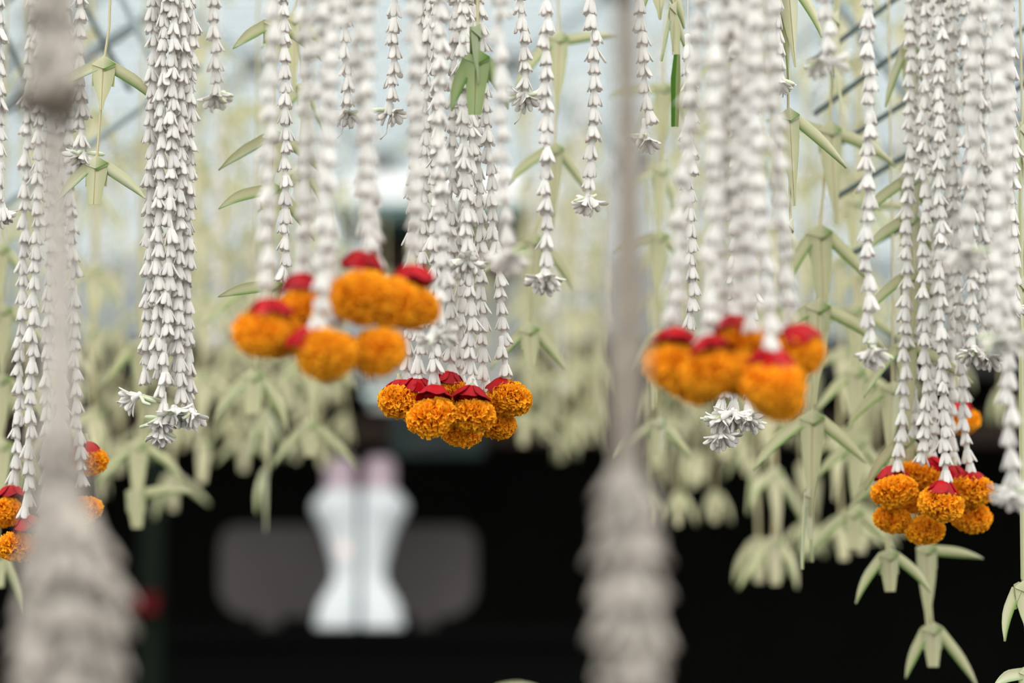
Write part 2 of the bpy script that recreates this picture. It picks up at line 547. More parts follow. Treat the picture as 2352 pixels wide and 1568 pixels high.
def floret_mesh(seed, spread=1.0, open_=0.0, npet=6):
    """a white tuberose bell: neck at the origin, rounded petals hanging down -Z"""
    r = random.Random(seed)
    b = MB()
    n = 8
    prof = [(.0022, .001), (.0036, 0), (.0037, -.008), (.0042, -.0135), (.0056, -.0185)]
    rows = [[(rr * math.cos(2 * math.pi * k / n), rr * math.sin(2 * math.pi * k / n), z) for k in range(n)] for rr, z in prof]
    b.grid(rows, col=WHITE, closed=True)
    TS = (0, .25, .5, .72, .88, .97, 1.0)
    WP = (.66, .86, .98, 1.0, .86, .58, .20)
    NL = len(TS)
    for q in range(npet):
        a0 = 2 * math.pi * (q + r.uniform(-.2, .2)) / npet
        inner_ = q % 2
        out = spread * (r.uniform(.85, 1.15) + (-.12 if inner_ else .12))
        if r.random() < .14:
            out *= 1.5
        ln = r.uniform(.9, 1.12)
        wd = r.uniform(.0040, .0050)
        tipc = PINK if r.random() < .14 else BLUSH
        rows, cols = [], []
        ca, sa = math.cos(a0), math.sin(a0)
        for i in range(NL):
            t = TS[i]
            rad = .0040 + .0054 * out * t ** 1.15 + open_ * .010 * t ** 1.5
            z = -.0140 - .0165 * ln * t * (1 - .35 * open_ * t)
            w_ = wd * WP[i]
            th = .0011 * (1 - .6 * t ** 6)
            # cross-section of a fleshy spoon: outer edge, crown, edge, hollow inside
            for (u, off) in ((-1, -.0012), (-.6, .0003 + th * .4), (0, .0008 + th * .5), (.6, .0003 + th * .4), (1, -.0012), (0, -.0002 - th * .4)):
                rr = rad + off * (WP[i] ** .5)
                wv = u * w_
                rows_p = (rr * ca - wv * sa, rr * sa + wv * ca, z)
                if u == -1 and off < 0:
                    rows.append([])
                rows[-1].append(rows_p)
                k = (.9 if i == NL - 1 else .55 if i == NL - 2 else 0) if tipc is PINK else t
                cols.append(tuple(WHITE[m_] * (1 - k) + tipc[m_] * k for m_ in range(3)))
        bse = len(b.v)
        b.grid(rows, cols_col=cols, closed=True)
        b.f.append(tuple(bse + (NL - 1) * 6 + k for k in range(6)))
    return b


FLO = [floret_mesh(100 + i, spread=(.75, .85, .95, 1.0, 1.1, .8, 1.05, .9)[i]).mesh('floret', M['white']) for i in range(8)]
FLO_SHADED = [floret_mesh(200 + i, spread=(.9, 1.0, 1.1, 1.2)[i]).mesh('floret', M['shaded']) for i in range(4)]
FLO_OPEN = [floret_mesh(300 + i, spread=1.2, open_=(.15, .35, .6)[i]).mesh('open_floret', M['white']) for i in range(3)]
bb = MB()
bb.tube([(0, 0, 0), (0, 0, -.006), (0, 0, -.014), (0, 0, -.020), (0, 0, -.0225)], [.0014, .002, .0028, .0022, .0006], 7)
BUD = bb.mesh('bud', M['bud'])
bb = MB()
bb.tube([(0, 0, .004), (.001, 0, -.006), (-.001, .001, -.016), (.002, 0, -.026)], [.0011, .0022, .0022, .0018], 6)
STALK = bb.mesh('cut_stem', M['bud'])


def marigold_mesh(seed, rx=.0300, rz=.0178, npet=620):
    r = random.Random(seed)
    b = MB()
    rows = []
    for i in range(9):
        th = math.pi * i / 8
        rows.append([(rx * .74 * math.sin(th) * math.cos(2 * math.pi * k / 14), rx * .74 * math.sin(th) * math.sin(2 * math.pi * k / 14),
                      rz * .74 * math.cos(th)) for k in range(14)])
    b.grid(rows, col=(0.50, 0.09, 0.001), closed=True)
    ga = math.pi * (3 - math.sqrt(5))
    bump = [(Vector((r.gauss(0, 1), r.gauss(0, 1), r.gauss(0, 1))).normalized(), r.uniform(-.10, .12)) for _ in range(9)]
    for q in range(npet):
        z = 1 - 2 * (q + .5) / npet
        rr = math.sqrt(1 - z * z)
        a = ga * q
        nrm = Vector((rr * math.cos(a), rr * math.sin(a), z))
        k = 1.0
        for d, am in bump:
            k += am * max(0, nrm.dot(d)) ** 6
        ax = nrm.orthogonal().normalized()
        ax = Quaternion(nrm, r.uniform(0, 6.28)) @ ax
        bx = nrm.cross(ax)
        tilt = r.uniform(-.5, .5)
        up = (nrm + bx * tilt).normalized()
        wdt = r.uniform(.0029, .0043)
        ph, fr = r.uniform(0, 6.28), r.uniform(3.2, 5.2)
        hh = r.uniform(.88, 1.06) * k
        g, cols = [], []
        for iv in range(4):
            v = iv / 3
            row = []
            for iu in range(7):
                u = iu / 6 * 2 - 1
                base = Vector((nrm.x * rx, nrm.y * rx, nrm.z * rz)) * (.66)
                rim = 1.0 - .34 * abs(u) ** 3 * v + .05 * math.sin(fr * u * 1.9 + ph) * v
                h = (hh - .66) * (rx + rz) / 2 * v * rim
                curl = .0026 * max(0, v - .5) ** 2 * 4 * (1 if tilt > 0 else -1)
                pz = base + up * h + ax * (u * wdt * (.55 + .65 * v)) + bx * (.0021 * v * math.sin(fr * u + ph) + .0010 * v * v * tilt + curl * .5)
                row.append(tuple(pz))
                cols.append(((.70, .13, .001), (.90, .25, .003), (1.0, .37, .010), (1.0, .48, .03))[iv])
            g.append(row)
        b.grid(g, cols_col=cols)
    return b.mesh('marigold', M['marigold'])


MARI = [marigold_mesh(500 + i) for i in range(5)]

RED, DKRED, EDGE = (0.41, 0.003, 0.006), (0.22, 0.002, 0.005), (0.30, 0.003, 0.010)


def rose_petal(seed):
    """one petal of the upturned rose: from the stalk at the origin down and outwards"""
    r = random.Random(seed)
    rows, cols = [], []
    NL, NC = 7, 7
    ph = r.uniform(0, 6)
    fl = r.uniform(.9, 2.0)
    for i in range(NL):
        t = i / (NL - 1)
        th = t * 1.5
        rad = .0165 * math.sin(th) + .0026 + (fl * .0026 * max(0, t - .75) / .25)
        z = .0185 * (math.cos(th) - 1) * 1.12
        row, cr = [], []
        span = .82 * (1 - .30 * t ** 4)
        for j in range(NC):
            u = (j / (NC - 1) - .5) * 2
            a = u * span
            rr = rad * (1 + .05 * abs(u)) + .0010 * t * math.sin(2.6 * u + ph)
            zz = z + (.0034 * u * u * t ** 2) + .0009 * t * math.sin(4 * u + ph * 2)
            row.append((rr * math.cos(a), rr * math.sin(a), zz))
            k = max(abs(u) ** 4, t ** 5)
            cr.append(tuple(RED[m_] * (1 - k) + EDGE[m_] * k for m_ in range(3)))
        rows.append(row)
        cols.append(cr)
    b = MB()
    b.sheet(rows, cols, .0006)
    return b.mesh('petal', M['rose'])


ROSEP = [rose_petal(600 + i) for i in range(4)]
b = MB()
b.lathe([(0, .010), (.0022, .0095), (.0028, .004), (.0055, .001), (.0062, -.003), (.004, -.006), (0, -.007)], 12)
CALYX = b.mesh('rose', M['calyx'])
b = MB()
b.lathe([(0, -.001), (.006, -.002), (.010, -.006), (.0130, -.012), (.0135, -.016), (.009, -.018), (0, -.018)], 16, col=DKRED)
RCORE = b.mesh('inner_petals', M['rose'])


def add_rose(root, pos, s=1.0, tilt=None):
    e = Euler((R.uniform(-.2, .2), R.uniform(-.25, .25), R.uniform(0, 6.28))) if tilt is None else Euler(tilt)
    ro = obj('rose', CALYX, root, Vector(pos) - root.location, e, s)
    obj('inner_petals', RCORE, ro)
    for k in range(6):
        sc_ = 1.0 if k % 2 else .93
        obj('petal', ROSEP[(k + R.randrange(4)) % 4], ro, (0, 0, 0), (R.uniform(-.06, .06), R.uniform(-.10, .05), k * math.pi / 3 + R.uniform(-.15, .15)), sc_)
    return ro


def add_marigold(root, pos, s=1.0):
    return obj('marigold', MARI[R.randrange(5)], root, Vector(pos) - root.location,
               (R.uniform(-.22, .22), R.uniform(-.22, .22), R.uniform(0, 6.28)), (s * R.uniform(.96, 1.04), s * R.uniform(.96, 1.04), s * R.uniform(.95, 1.08)))


RAILS = []          # (Y, z) of every rail that carries something


def rail_for(Y):
    z = 3.0 if Y > 5.4 else 3.2
    for (y, zz) in RAILS:
        if abs(y - Y) < 0.045 and zz == z:
            return y, zz
    RAILS.append((Y, z))
    return Y, z


DOWN = Vector((0, 0, -1))


def place_floret(parent, me, pos, dirn, root, s=1.0, name='floret'):
    q = DOWN.rotation_difference(dirn) @ Quaternion((0, 0, 1), R.uniform(0, 6.28))
    return obj(name, me, parent, pos - root.location, q, s)


def strand(root, px, Y, parts=FLO, space=.0205, s=1.0, ext=True, dY=0.0, jit=1.0, ypath=None, cord=True):
    """string of nested florets along the traced line; returns the thread and its lower end"""
    pts = [at(x, y, (Y + dY) if ypath is None else ypath[i]) for i, (x, y) in enumerate(px)]
    if ext:
        d = (pts[0] - pts[1]).normalized()
        d = (d * .4 + Vector((0, 0, 1)) * .6).normalized()
        pts.insert(0, pts[0] + d * (.075 + R.uniform(0, .03)))
    path = smooth_path(pts)
    path.reverse()               # from the bottom up
    top = path[-1]
    mb = MB()
    line = [p - root.location for p in path]
    if cord:
        ry, rz = rail_for(Y)
        line.append(Vector((top.x, ry, max(rz, top.z + .02))) - root.location)
    mb.tube(line, .0009, 4, cap=False)
    th = obj('strand', mb.mesh('strand', M['thread']), root)
    seg = [0.0]
    for i in range(1, len(path)):
        seg.append(seg[-1] + (path[i] - path[i - 1]).length)
    dist, k = .024 * s * (R.uniform(.8, 1.2) if cord else R.uniform(.4, 1.6)), 0
    while dist < seg[-1]:
        while k < len(seg) - 2 and seg[k + 1] < dist:
            k += 1
        f = (dist - seg[k]) / max(1e-9, seg[k + 1] - seg[k])
        pos = path[k].lerp(path[k + 1], f)
        dr = (path[k] - path[k + 1]).normalized()
        dr = (dr + Vector((R.gauss(0, .07), R.gauss(0, .07), 0)) * jit).normalized()
        pos = pos + Vector((R.gauss(0, .0008), R.gauss(0, .0008), 0)) * jit
        place_floret(th, parts[R.randrange(len(parts))], pos, dr, root, s * R.uniform(.9, 1.1))
        dist += space * s * R.uniform(.86, 1.14)
    return th, path[0]


def fan_end(parent, pos, root, n=6, s=1.0, buds=2, lean=None, tilt=(-.9, -.05)):
    """the tied end of a strand: open florets and green buds pointing outwards"""
    a0 = R.uniform(0, 6.28)
    for k in range(n):
        a = a0 + 2 * math.pi * k / n + R.uniform(-.3, .3)
        d = Vector((math.cos(a), math.sin(a) * .8, R.uniform(*tilt))).normalized()
        if lean is not None:
            d = (d + Vector(lean)).normalized()
        place_floret(parent, FLO_OPEN[R.randrange(3)], pos - d * .004, d, root, s * R.uniform(.8, 1.05), 'open_floret')
    for k in range(buds):
        a = R.uniform(0, 6.28)
        d = Vector((math.cos(a), math.sin(a) * .5, R.uniform(-.6, .1))).normalized()
        place_floret(parent, BUD if k else STALK, pos, d, root, s * R.uniform(.9, 1.3), 'bud')


def single(label, px, Y, fan=4, group='single white flower strands', tail=False, **kw):
    end = at(px[-1][0], px[-1][1], Y)
    root = thing('flower_strand', end, label, 'garland', group)
    th, bot = strand(root, px, Y, **kw)
    if fan:
        fan_end(th, bot + Vector((0, 0, .006)), root, max(3, fan - 2), tilt=(-1.3, -.1))
    if tail:
        mb = MB()
        e = bot - root.location
        mb.tube([e, e + Vector((-.004, 0, -.012)), e + Vector((-.006, 0, -.026)), e + Vector((-.014, 0, -.034))], .0008, 4)
        obj('thread_end', mb.mesh('thread_end', M['thread']), root)
    return root


# ------------------------------------------------------------------ clusters with roses and marigolds
def cluster(label, Y, strands, roses, maris, base, ms=1.0, fs=1.0, mz=1.0, **kw):
    root = thing('marigold_garland', at(base[0], base[1], Y), label, 'garland', 'garlands ending in roses and marigolds')
    for px, dY in strands:
        strand(root, px, Y, dY=dY, s=fs, **kw)
    for (x, y, dY) in roses:
        add_rose(root, at(x, y, Y + dY) + Vector((0, 0, .003)), ms * R.uniform(.95, 1.1))
    for (x, y, dY, s) in maris:
        add_marigold(root, at(x, y, Y + dY), ms * s).scale.z *= mz
    return root


cluster('white strand garland in sharp focus ending in orange marigolds and red roses, centre', 3.1,
        [([(985, 0), (975, 400), (961, 868)], 0.0), ([(1003, 0), (1000, 500), (997, 880)], -.05), ([(1045, 0), (1036, 500), (1034, 846)], .06),
         ([(1072, 0), (1080, 300), (1078, 600), (1084, 884)], -.04), ([(1084, 0), (1099, 400), (1113, 892)], .04),
         ([(1100, 0), (1122, 350), (1145, 650), (1161, 862)], 0.0), ([(968, 0), (948, 500), (932, 872)], .06),
         ([(1058, 0), (1060, 500), (1058, 872)], .08)],
        [(957, 872, 0.0), (1000, 892, -.05), (1033, 858, .06), (1084, 893, -.045), (1162, 874, 0.0), (917, 880, .05)],
        [(918, 924, 0.0, 1.02), (994, 957, -.05, 1.18), (1088, 954, -.045, 1.0), (1170, 916, 0.0, 1.05), (1038, 910, .06, .98),
         (1060, 992, .01, 1.0), (1142, 976, .03, .92)], (1060, 1022), mz=1.08)

cluster('blurred garland hanging nearer the camera, orange marigolds and red roses left of centre', 2.4,
        [([(628, 0), (619, 400), (612, 690)], 0.0), ([(702, 0), (700, 400), (688, 630)], .05), ([(768, 0), (753, 400), (735, 700), (722, 752)], -.05),
         ([(848, 0), (843, 300), (838, 578)], .02), ([(952, 0), (953, 400), (945, 612)], .06), ([(742, 0), (748, 500), (762, 730)], .02),
         ([(815, 0), (830, 300), (862, 600)], .05)],
        [(612, 694, -.02), (687, 634, .05), (722, 756, -.05), (838, 582, .02), (945, 616, .04)],
        [(604, 764, -.02, 1.0), (640, 770, .0, .9), (698, 712, .05, .95), (752, 812, -.05, 1.0), (832, 682, 0.0, 1.08), (898, 694, .02, 1.0), (948, 706, .04, .9),
         (872, 806, .0, .92)], (750, 855), ms=1.08, mz=1.14)

cluster('blurred garland hanging nearer the camera, orange marigolds and red roses right of centre', 2.4,
        [([(1645, 0), (1640, 400), (1628, 776)], -.04), ([(1692, 0), (1694, 400), (1690, 728)], .05), ([(1738, 0), (1742, 400), (1772, 802)], -.05),
         ([(1772, 0), (1786, 400), (1820, 748)], .02), ([(1606, -20), (1566, 500), (1548, 758)], 0.0), ([(1665, 0), (1660, 400), (1664, 750)], .06),
         ([(1716, 0), (1718, 400), (1722, 740)], 0.0)],
        [(1549, 762, 0.0), (1630, 780, -.04), (1690, 732, .05), (1772, 806, -.05), (1822, 752, .02)],
        [(1548, 836, 0.0, 1.0), (1630, 852, -.04, 1.02), (1602, 876, .0, .95), (1706, 790, .05, .95), (1772, 880, -.05, 1.08), (1785, 912, .0, .9), (1832, 812, .02, .95),
         (1686, 855, .03, .9)], (1740, 962), ms=1.08, mz=1.14)

cluster('garland of orange marigolds in a ring with red roses, lower right, slightly soft', 3.34,
        [([(2092, 0), (2085, 500), (2075, 900), (2062, 1072)], 0.0), ([(2125, 0), (2122, 500), (2125, 900), (2118, 1056)], -.03),
         ([(2160, 0), (2158, 500), (2165, 900), (2172, 1100)], -.05), ([(2190, 0), (2195, 500), (2210, 900), (2226, 1084)], 0.0),
         ([(2142, 0), (2148, 500), (2145, 1050)], .06), ([(2176, 0), (2180, 600), (2190, 1080)], .06), ([(2106, 0), (2104, 600), (2096, 1000)], .08)],
        [(2050, 1074, .02), (2128, 1055, .05), (2168, 1108, -.05), (2230, 1086, 0.0), (2188, 1072, .05)],
        [(2056, 1128, 0.0, 1.03), (2112, 1092, .05, 1.03), (2050, 1192, .03, .9), (2124, 1216, .02, .95), (2160, 1158, -.05, 1.0), (2232, 1128, 0.0, 1.05),
         (2232, 1188, .03, .95), (2092, 1150, .06, .8)], (2140, 1245), ms=1.1)

cluster('garland with orange marigolds at the left edge, seen past the thick foreground tassel', 3.25,
        [([(74, 0), (60, 400), (48, 800), (36, 1105)], 0.0), ([(96, 0), (86, 500), (70, 900), (62, 1180)], -.05), ([(122, 0), (112, 600), (106, 1200)], 0.0),
         ([(152, 0), (166, 600), (178, 1000), (190, 1108)], .03), ([(140, 0), (140, 600), (140, 1150)], .05)],
        [(26, 1120, .04), (62, 1190, -.05), (196, 1018, .05), (120, 1190, 0.0)],
        [(203, 1060, .05, .95), (8, 1176, .03, 1.0), (40, 1256, -.03, .95), (100, 1262, 0.0, 1.0), (186, 1172, .03, 1.0), (140, 1235, .03, 1.0)], (110, 1300))

root = cluster('small single orange marigold and red rose seen behind the right garland strands', 3.75,
               [([(2190, -20), (2196, 500), (2208, 905)], 0.0)], [(2210, 922, 0.0)], [(2212, 966, 0.0, .98)], (2212, 1000))

# ------------------------------------------------------------------ tassels of white strands only
root = thing('white_tassel', at(385, 1010, 3.1), 'thick sharp tassel of bundled white flower strands left of centre', 'garland')
for px, dY in (([(352, 0), (344, 500), (334, 880)], 0.0), ([(378, 0), (366, 500), (356, 840)], -.03), ([(399, 0), (390, 500), (372, 950)], -.035),
               ([(421, 0), (411, 600), (414, 915)], -.02), ([(439, 0), (433, 600), (436, 930)], 0.0), ([(364, 0), (358, 500), (368, 860)], .03),
               ([(410, 0), (399, 500), (400, 870)], .035), ([(429, 0), (424, 600), (428, 945)], .02)):
    th, bt = strand(root, px, 3.1, dY=dY, space=.0195)
for (x, y, nn, ln) in ((318, 908, 4, (-1.2, -.2, .2)), (372, 958, 5, (0, -.2, -.9)), (400, 938, 5, None), (440, 945, 4, (.2, -.2, -.8)), (368, 985, 4, (0, 0, -1.4))):
    fan_end(th, at(x, y, 3.06), root, nn, .95, 2, ln)
mb = MB()
a_, b_ = at(298, 903, 3.06) - root.location, at(372, 922, 3.08) - root.location
mb.tube([a_, a_.lerp(b_, .5), b_], [.0028, .0034, .003], 8)
obj('cut_stem', mb.mesh('cut_stem', M['bud']), root)
mb = MB()
c_ = a_.lerp(b_, .42)
mb.tube([c_ + Vector((.0008 * k, .0042 * math.cos(k * 1.05), .0042 * math.sin(k * 1.05))) for k in range(-6, 7)], .0005, 4)
obj('tied_thread', mb.mesh('tied_thread', M['thread']), root)

root = thing('white_tassel', at(1680, 1020, 3.1), 'white flower tassel ending just below the right blurred orange cluster', 'garland')
for px, dY in (([(1688, 0), (1690, 500), (1660, 960)], 0.0), ([(1716, 0), (1723, 400), (1729, 760), (1712, 950)], 0.0), ([(1700, 0), (1700, 500), (1686, 930)], .03)):
    th, bt = strand(root, px, 3.1, dY=dY)
for (x, y, nn, ln) in ((1660, 955, 5, (-.4, -.2, -.3)), (1715, 955, 5, (.6, -.2, -.2)), (1685, 945, 4, None), (1658, 990, 5, (0, -.1, -.6))):
    fan_end(th, at(x, y, 3.08), root, nn, .95, 2, ln)

root = thing('white_tassel', at(2258, 835, 3.3), 'white tassel with tied brownish end beside the right marigold garland', 'garland')
for px, dY in (([(2216, 0), (2226, 400), (2236, 790)], 0.0), ([(2246, 0), (2250, 500), (2258, 800)], .02), ([(2268, 0), (2268, 500), (2272, 800)], 0.03)):
    th, bt = strand(root, px, 3.3, dY=dY)
for (x, y, nn, ln) in ((2240, 800, 5, (-.2, -.2, -.2)), (2270, 808, 5, (.4, -.2, -.2))):
    fan_end(th, at(x, y, 3.27), root, nn, 1.0, 2, ln)

root = thing('white_tassel', at(2295, 790, 2.45), 'soft blurred pair of white strands in front of the right tassel', 'garland')
for px, dY in (([(2284, 0), (2290, 400), (2284, 740)], 0.0), ([(2316, 0), (2312, 400), (2300, 770)], .04)):
    th, bt = strand(root, px, 2.45, dY=dY)
fan_end(th, bt, root, 5)

# ------------------------------------------------------------------ single strands
S = single
S('white flower strand cut by the left picture edge, sharp', [(-2, 0), (0, 300), (4, 490)], 3.1)
S('short white flower strand just right of the thick sharp tassel', [(490, 0), (494, 120), (498, 222)], 3.2, 6)
S('narrow sharp white strand behind the left blurred orange cluster', [(652, 0), (655, 300), (656, 600), (640, 745)], 3.1, 0)
S('short white strand ending beside the blurred columns, one thread hanging', [(792, 0), (794, 150), (796, 262)], 3.15, 3, tail=True)
S('short white strand with one open floret fan, left of the sharp centre garland', [(905, 0), (902, 150), (898, 262)], 3.12, 5, tail=True)
S('softly blurred white strand crossing in front of the sharp centre garland', [(1015, 0), (1012, 400), (1018, 640), (1000, 775)], 2.72, 6)
S('white strand whose brownish open floret end lies over the sharp centre garland', [(1062, 0), (1066, 300), (1072, 602)], 2.98, 7)
S('blurred white strand right of the sharp centre garland', [(1150, 0), (1152, 300), (1165, 590)], 2.45, 6)
S('short sharp white strand tied with thread at its end, right of the green leaf', [(1198, 0), (1203, 120), (1206, 226)], 3.1, 6, tail=True)
S('long white strand with fringed end, midway between sharp garland and grey rope', [(1256, 0), (1254, 300), (1252, 640)], 2.92, 7)
S('white strand with a loose floret at its end, left of the grey rope', [(1360, 0), (1364, 200), (1352, 462)], 3.0, 4)
S('white strand partly hidden by the grey rope, ending in one open floret', [(1470, 0), (1478, 150), (1484, 318)], 3.12, 3)
S('sharp white strand starting from a thread, behind the right blurred orange cluster', [(1580, 46), (1585, 400), (1588, 620), (1590, 748)], 3.1, 0, ext=False)
S('sharp short strand edging the right blurred column, bent bud at its end', [(1784, 0), (1788, 100), (1790, 190)], 3.1, 3)
S('blurred short strand with a brown withered tip, upper right', [(1896, 0), (1900, 80), (1894, 150)], 2.62, 5, tail=True)
S('long white strand hanging alone left of the right garland', [(1994, 0), (1996, 300), (1990, 600), (2004, 812)], 2.86, 4)
S('blurred white strand in front of the right garland strands', [(2236, 0), (2236, 300), (2218, 590)], 2.5, 6)
S('long blurred strand ending at lower right beside the orange ring', [(2322, 560), (2316, 860), (2324, 1136)], 2.6, 6, ext=False)
S('sharp white strand along the right picture edge', [(2318, 0), (2322, 300), (2326, 500), (2331, 715)], 3.1, 3)
S('sharp strand of florets far left behind the thick foreground tassel', [(182, 0), (184, 200), (190, 360)], 3.12, 4)

# ------------------------------------------------------------------ thick foreground tassels on rope
def thick(label, ropepx, widths, Y, tas, n, sprd, rope_mat, knot=None, fs=1.2, upper=False):
    base = at(tas[-1][0], tas[-1][1], Y)
    root = thing('rope_tassel', base, label, 'garland', 'thick tassels close to the camera')
    rp = [at(x, y, Y) for x, y in ropepx]
    path = smooth_path(rp)
    wd = []
    m_ = len(path) - 1
    for i in range(len(path)):
        f = i / m_ * (len(widths) - 1)
        k = min(int(f), len(widths) - 2)
        wd.append((widths[k] * (1 - (f - k)) + widths[k + 1] * (f - k)) / FPX * Y)
    # seven stems twisted round each other
    fine = []
    for i in range(m_):
        for k in range(4):
            t = k / 4
            fine.append((path[i].lerp(path[i + 1], t), wd[i] * (1 - t) + wd[i + 1] * t))
    for q in range(7):
        pts, rad = [], []
        for i, (p_, w_) in enumerate(fine):
            a = 2 * math.pi * q / 6 + i * .16
            rr = 0 if q == 6 else w_ * .30
            pts.append(p_ + Vector((rr * math.cos(a), rr * math.sin(a), 0)) - root.location)
            rad.append(w_ * .19 * (1 + .12 * math.sin(i * .9 + q * 2)))
        mb = MB()
        mb.tube(pts, rad, 7)
        obj('rope_stem', mb.mesh('rope_stem', rope_mat), root)
    ry, rz = rail_for(Y)
    mb = MB()
    mb.tube([path[0] - root.location, Vector((path[0].x, ry, rz)) - root.location], .004, 6)
    obj('hanging_cord', mb.mesh('hanging_cord', M['rope']), root)
    if knot:
        kp = at(knot[0], knot[1], Y - .04) - root.location
        mb = MB()
        kr = knot[2] / FPX * Y
        for q in range(4):
            a0 = q * .8
            mb.tube([kp + Vector((kr * math.cos(a), kr * .9 * math.sin(a), kr * (.5 * math.sin(a * .5 + a0) + (q - 1.5) * .3))) for a in [j * .35 for j in range(19)]],
                    kr * .32, 6)
        obj('knot', mb.mesh('knot', M['knot']), root)
    if upper:
        for k in range(5):
            a = 2 * math.pi * k / 5
            off = Vector((math.cos(a), math.sin(a), 0)) * .009
            th = None
            x0 = upper
            th_pts = [(x0[0][0], x0[0][1]), (x0[1][0], x0[1][1])]
            strand(root, [(th_pts[0][0] + off.x * FPX / Y, th_pts[0][1]), (th_pts[1][0] + off.x * FPX / Y, th_pts[1][1])], Y, parts=FLO_SHADED, dY=off.y, s=fs, cord=False)
    # the strands flare out below
    for q in range(n):
        a = 2.4 * q + .3
        rr = math.sqrt((q + .6) / n)
        pts, yy = [], []
        for k, (x, y) in enumerate(tas):
            w_ = sprd[k]
            pts.append((x + w_ * rr * math.cos(a), y + R.uniform(-12, 12)))
            yy.append(Y + w_ * rr * math.sin(a) / FPX * Y)
        strand(root, pts, Y, parts=FLO_SHADED, s=fs, ext=False, ypath=yy, cord=False)
    return root


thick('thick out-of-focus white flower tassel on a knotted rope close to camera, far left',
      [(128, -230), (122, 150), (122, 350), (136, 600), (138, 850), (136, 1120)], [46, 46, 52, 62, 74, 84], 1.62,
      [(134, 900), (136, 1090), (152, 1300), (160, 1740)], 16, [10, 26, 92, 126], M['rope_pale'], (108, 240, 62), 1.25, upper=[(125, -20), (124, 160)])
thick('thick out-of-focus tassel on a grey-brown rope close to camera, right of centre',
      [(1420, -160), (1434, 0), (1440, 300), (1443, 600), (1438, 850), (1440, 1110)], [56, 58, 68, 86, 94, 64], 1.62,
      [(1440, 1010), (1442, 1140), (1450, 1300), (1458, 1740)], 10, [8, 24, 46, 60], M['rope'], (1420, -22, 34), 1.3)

# ------------------------------------------------------------------ woven palm-leaf strings
PALE, MIDG, GREEN, RIB = (0.76, 0.73, 0.53), (0.62, 0.635, 0.40), (0.17, 0.33, 0.06), (0.60, 0.49, 0.26)


def leaf_body(seed, last=False, mat='leaf', k=1.0):
    r = random.Random(seed)
    b = MB()
    if last:
        zs = [(-.006, .0148), (-.018, .0146), (-.035, .0122), (-.050, .0098), (-.062, .0078)]
    else:
        zs = [(-.006, .0150), (-.018, .0146), (-.032, .0126), (-.045, .0088), (-.056, .0046), (-.070, .0020)]
    zs = [(z if z > -.02 else -.018 + (z + .018) * k, hw) for z, hw in zs]
    rows, cols = [], []
    for i, (z, hw) in enumerate(zs):
        row, cr = [], []
        for u in (-1, -.12, 0, .12, 1):
            y = -.002 + .0045 * abs(u) * hw / .015 + (.0012 if u == 0 else 0)
            zz = z + (.0075 * (1 - abs(u)) if i == 0 else 0)
            row.append((u * hw, y, zz))
            cr.append(MIDG if abs(u) == 1 else RIB if u == 0 else PALE)
        rows.append(row)
        cols.append(cr)
    b.sheet(rows, cols, .0006)
    # the strip folded over the shoulders: flat roof band, its lower edge rising to the right corner
    rows = [[(-.0152, .0018, -.0072), (0, -.0034, .0030), (.0156, .0010, -.0052)],
            [(-.0151, .0012, -.0085), (.0005, -.0044, -.0150), (.0154, .0004, -.0064)]]
    cols = [[PALE, PALE, PALE], [MIDG, MIDG, GREEN]]
    b.sheet(rows, cols, .0007)
    rows = [[(.0006, -.0045, -.0150), (.0155, .0002, -.0064)], [(.0012, -.0030, -.0185), (.0152, .0010, -.0100)]]
    b.sheet(rows, [[GREEN, GREEN], [GREEN, MIDG]], .0005)
    # back fold gives the body its depth
    rows = [[(u * .0145, .0040 + .003 * (1 - abs(u)), z - .004 * abs(u)) for u in (-1, 0, 1)] for z in (0, -.02, -.033)]
    b.sheet(rows, [[MIDG] * 3] * 3, .0006)
    return b.mesh('folded_leaf', M[mat], False)


def wing_mesh(seed, L, mat='leaf'):
    """a pointed leaf blade along +X: straight green lower edge, upper edge curving down to the tip"""
    r = random.Random(seed)
    b = MB()
    rows, cols = [], []
    bend = r.uniform(-.008, .010)
    for t in (0, .2, .4, .55, .7, .82, .92, 1.0):
        x = L * t
        dn = -.0070
        k = max(0, (t - .35) / .65)
        up = dn + .0145 * (1 - k ** 1.9) + .0002
        y = bend * t * t
        cz = .004 * math.sin(t * 2.2) * (1 if seed % 2 else -.3)
        row = []
        for f, dy in ((1, .0016), (.62, 0), (.30, .0008), (0, .0030)):
            row.append((x, y + dy, cz + dn + (up - dn) * f))
        rows.append(row)
        cols.append([MIDG, PALE, MIDG, GREEN])
    b.sheet(rows, cols, .0006)
    return b.mesh('wing', M[mat])


WL = (.060, .070, .080, .066)
WING = [wing_mesh(710 + k, WL[k]) for k in range(4)]
KIT = {'plain': (leaf_body(700), leaf_body(702, True), WING),
       'long': (leaf_body(700, False, 'leaf', 2.1), leaf_body(702, True, 'leaf', 1.0), [wing_mesh(730 + k, WL[k] * 1.18) for k in range(4)]),
       'pale': (leaf_body(700, False, 'leaf_pale', 2.0), leaf_body(702, True, 'leaf_pale', 1.4), [wing_mesh(740 + k, WL[k] * 1.1, 'leaf_pale') for k in range(4)]),
       'fresh': (leaf_body(700, False, 'leaf_fresh'), leaf_body(702, True, 'leaf_fresh', 1.3), [wing_mesh(750 + k, WL[k], 'leaf_fresh') for k in range(4)])}


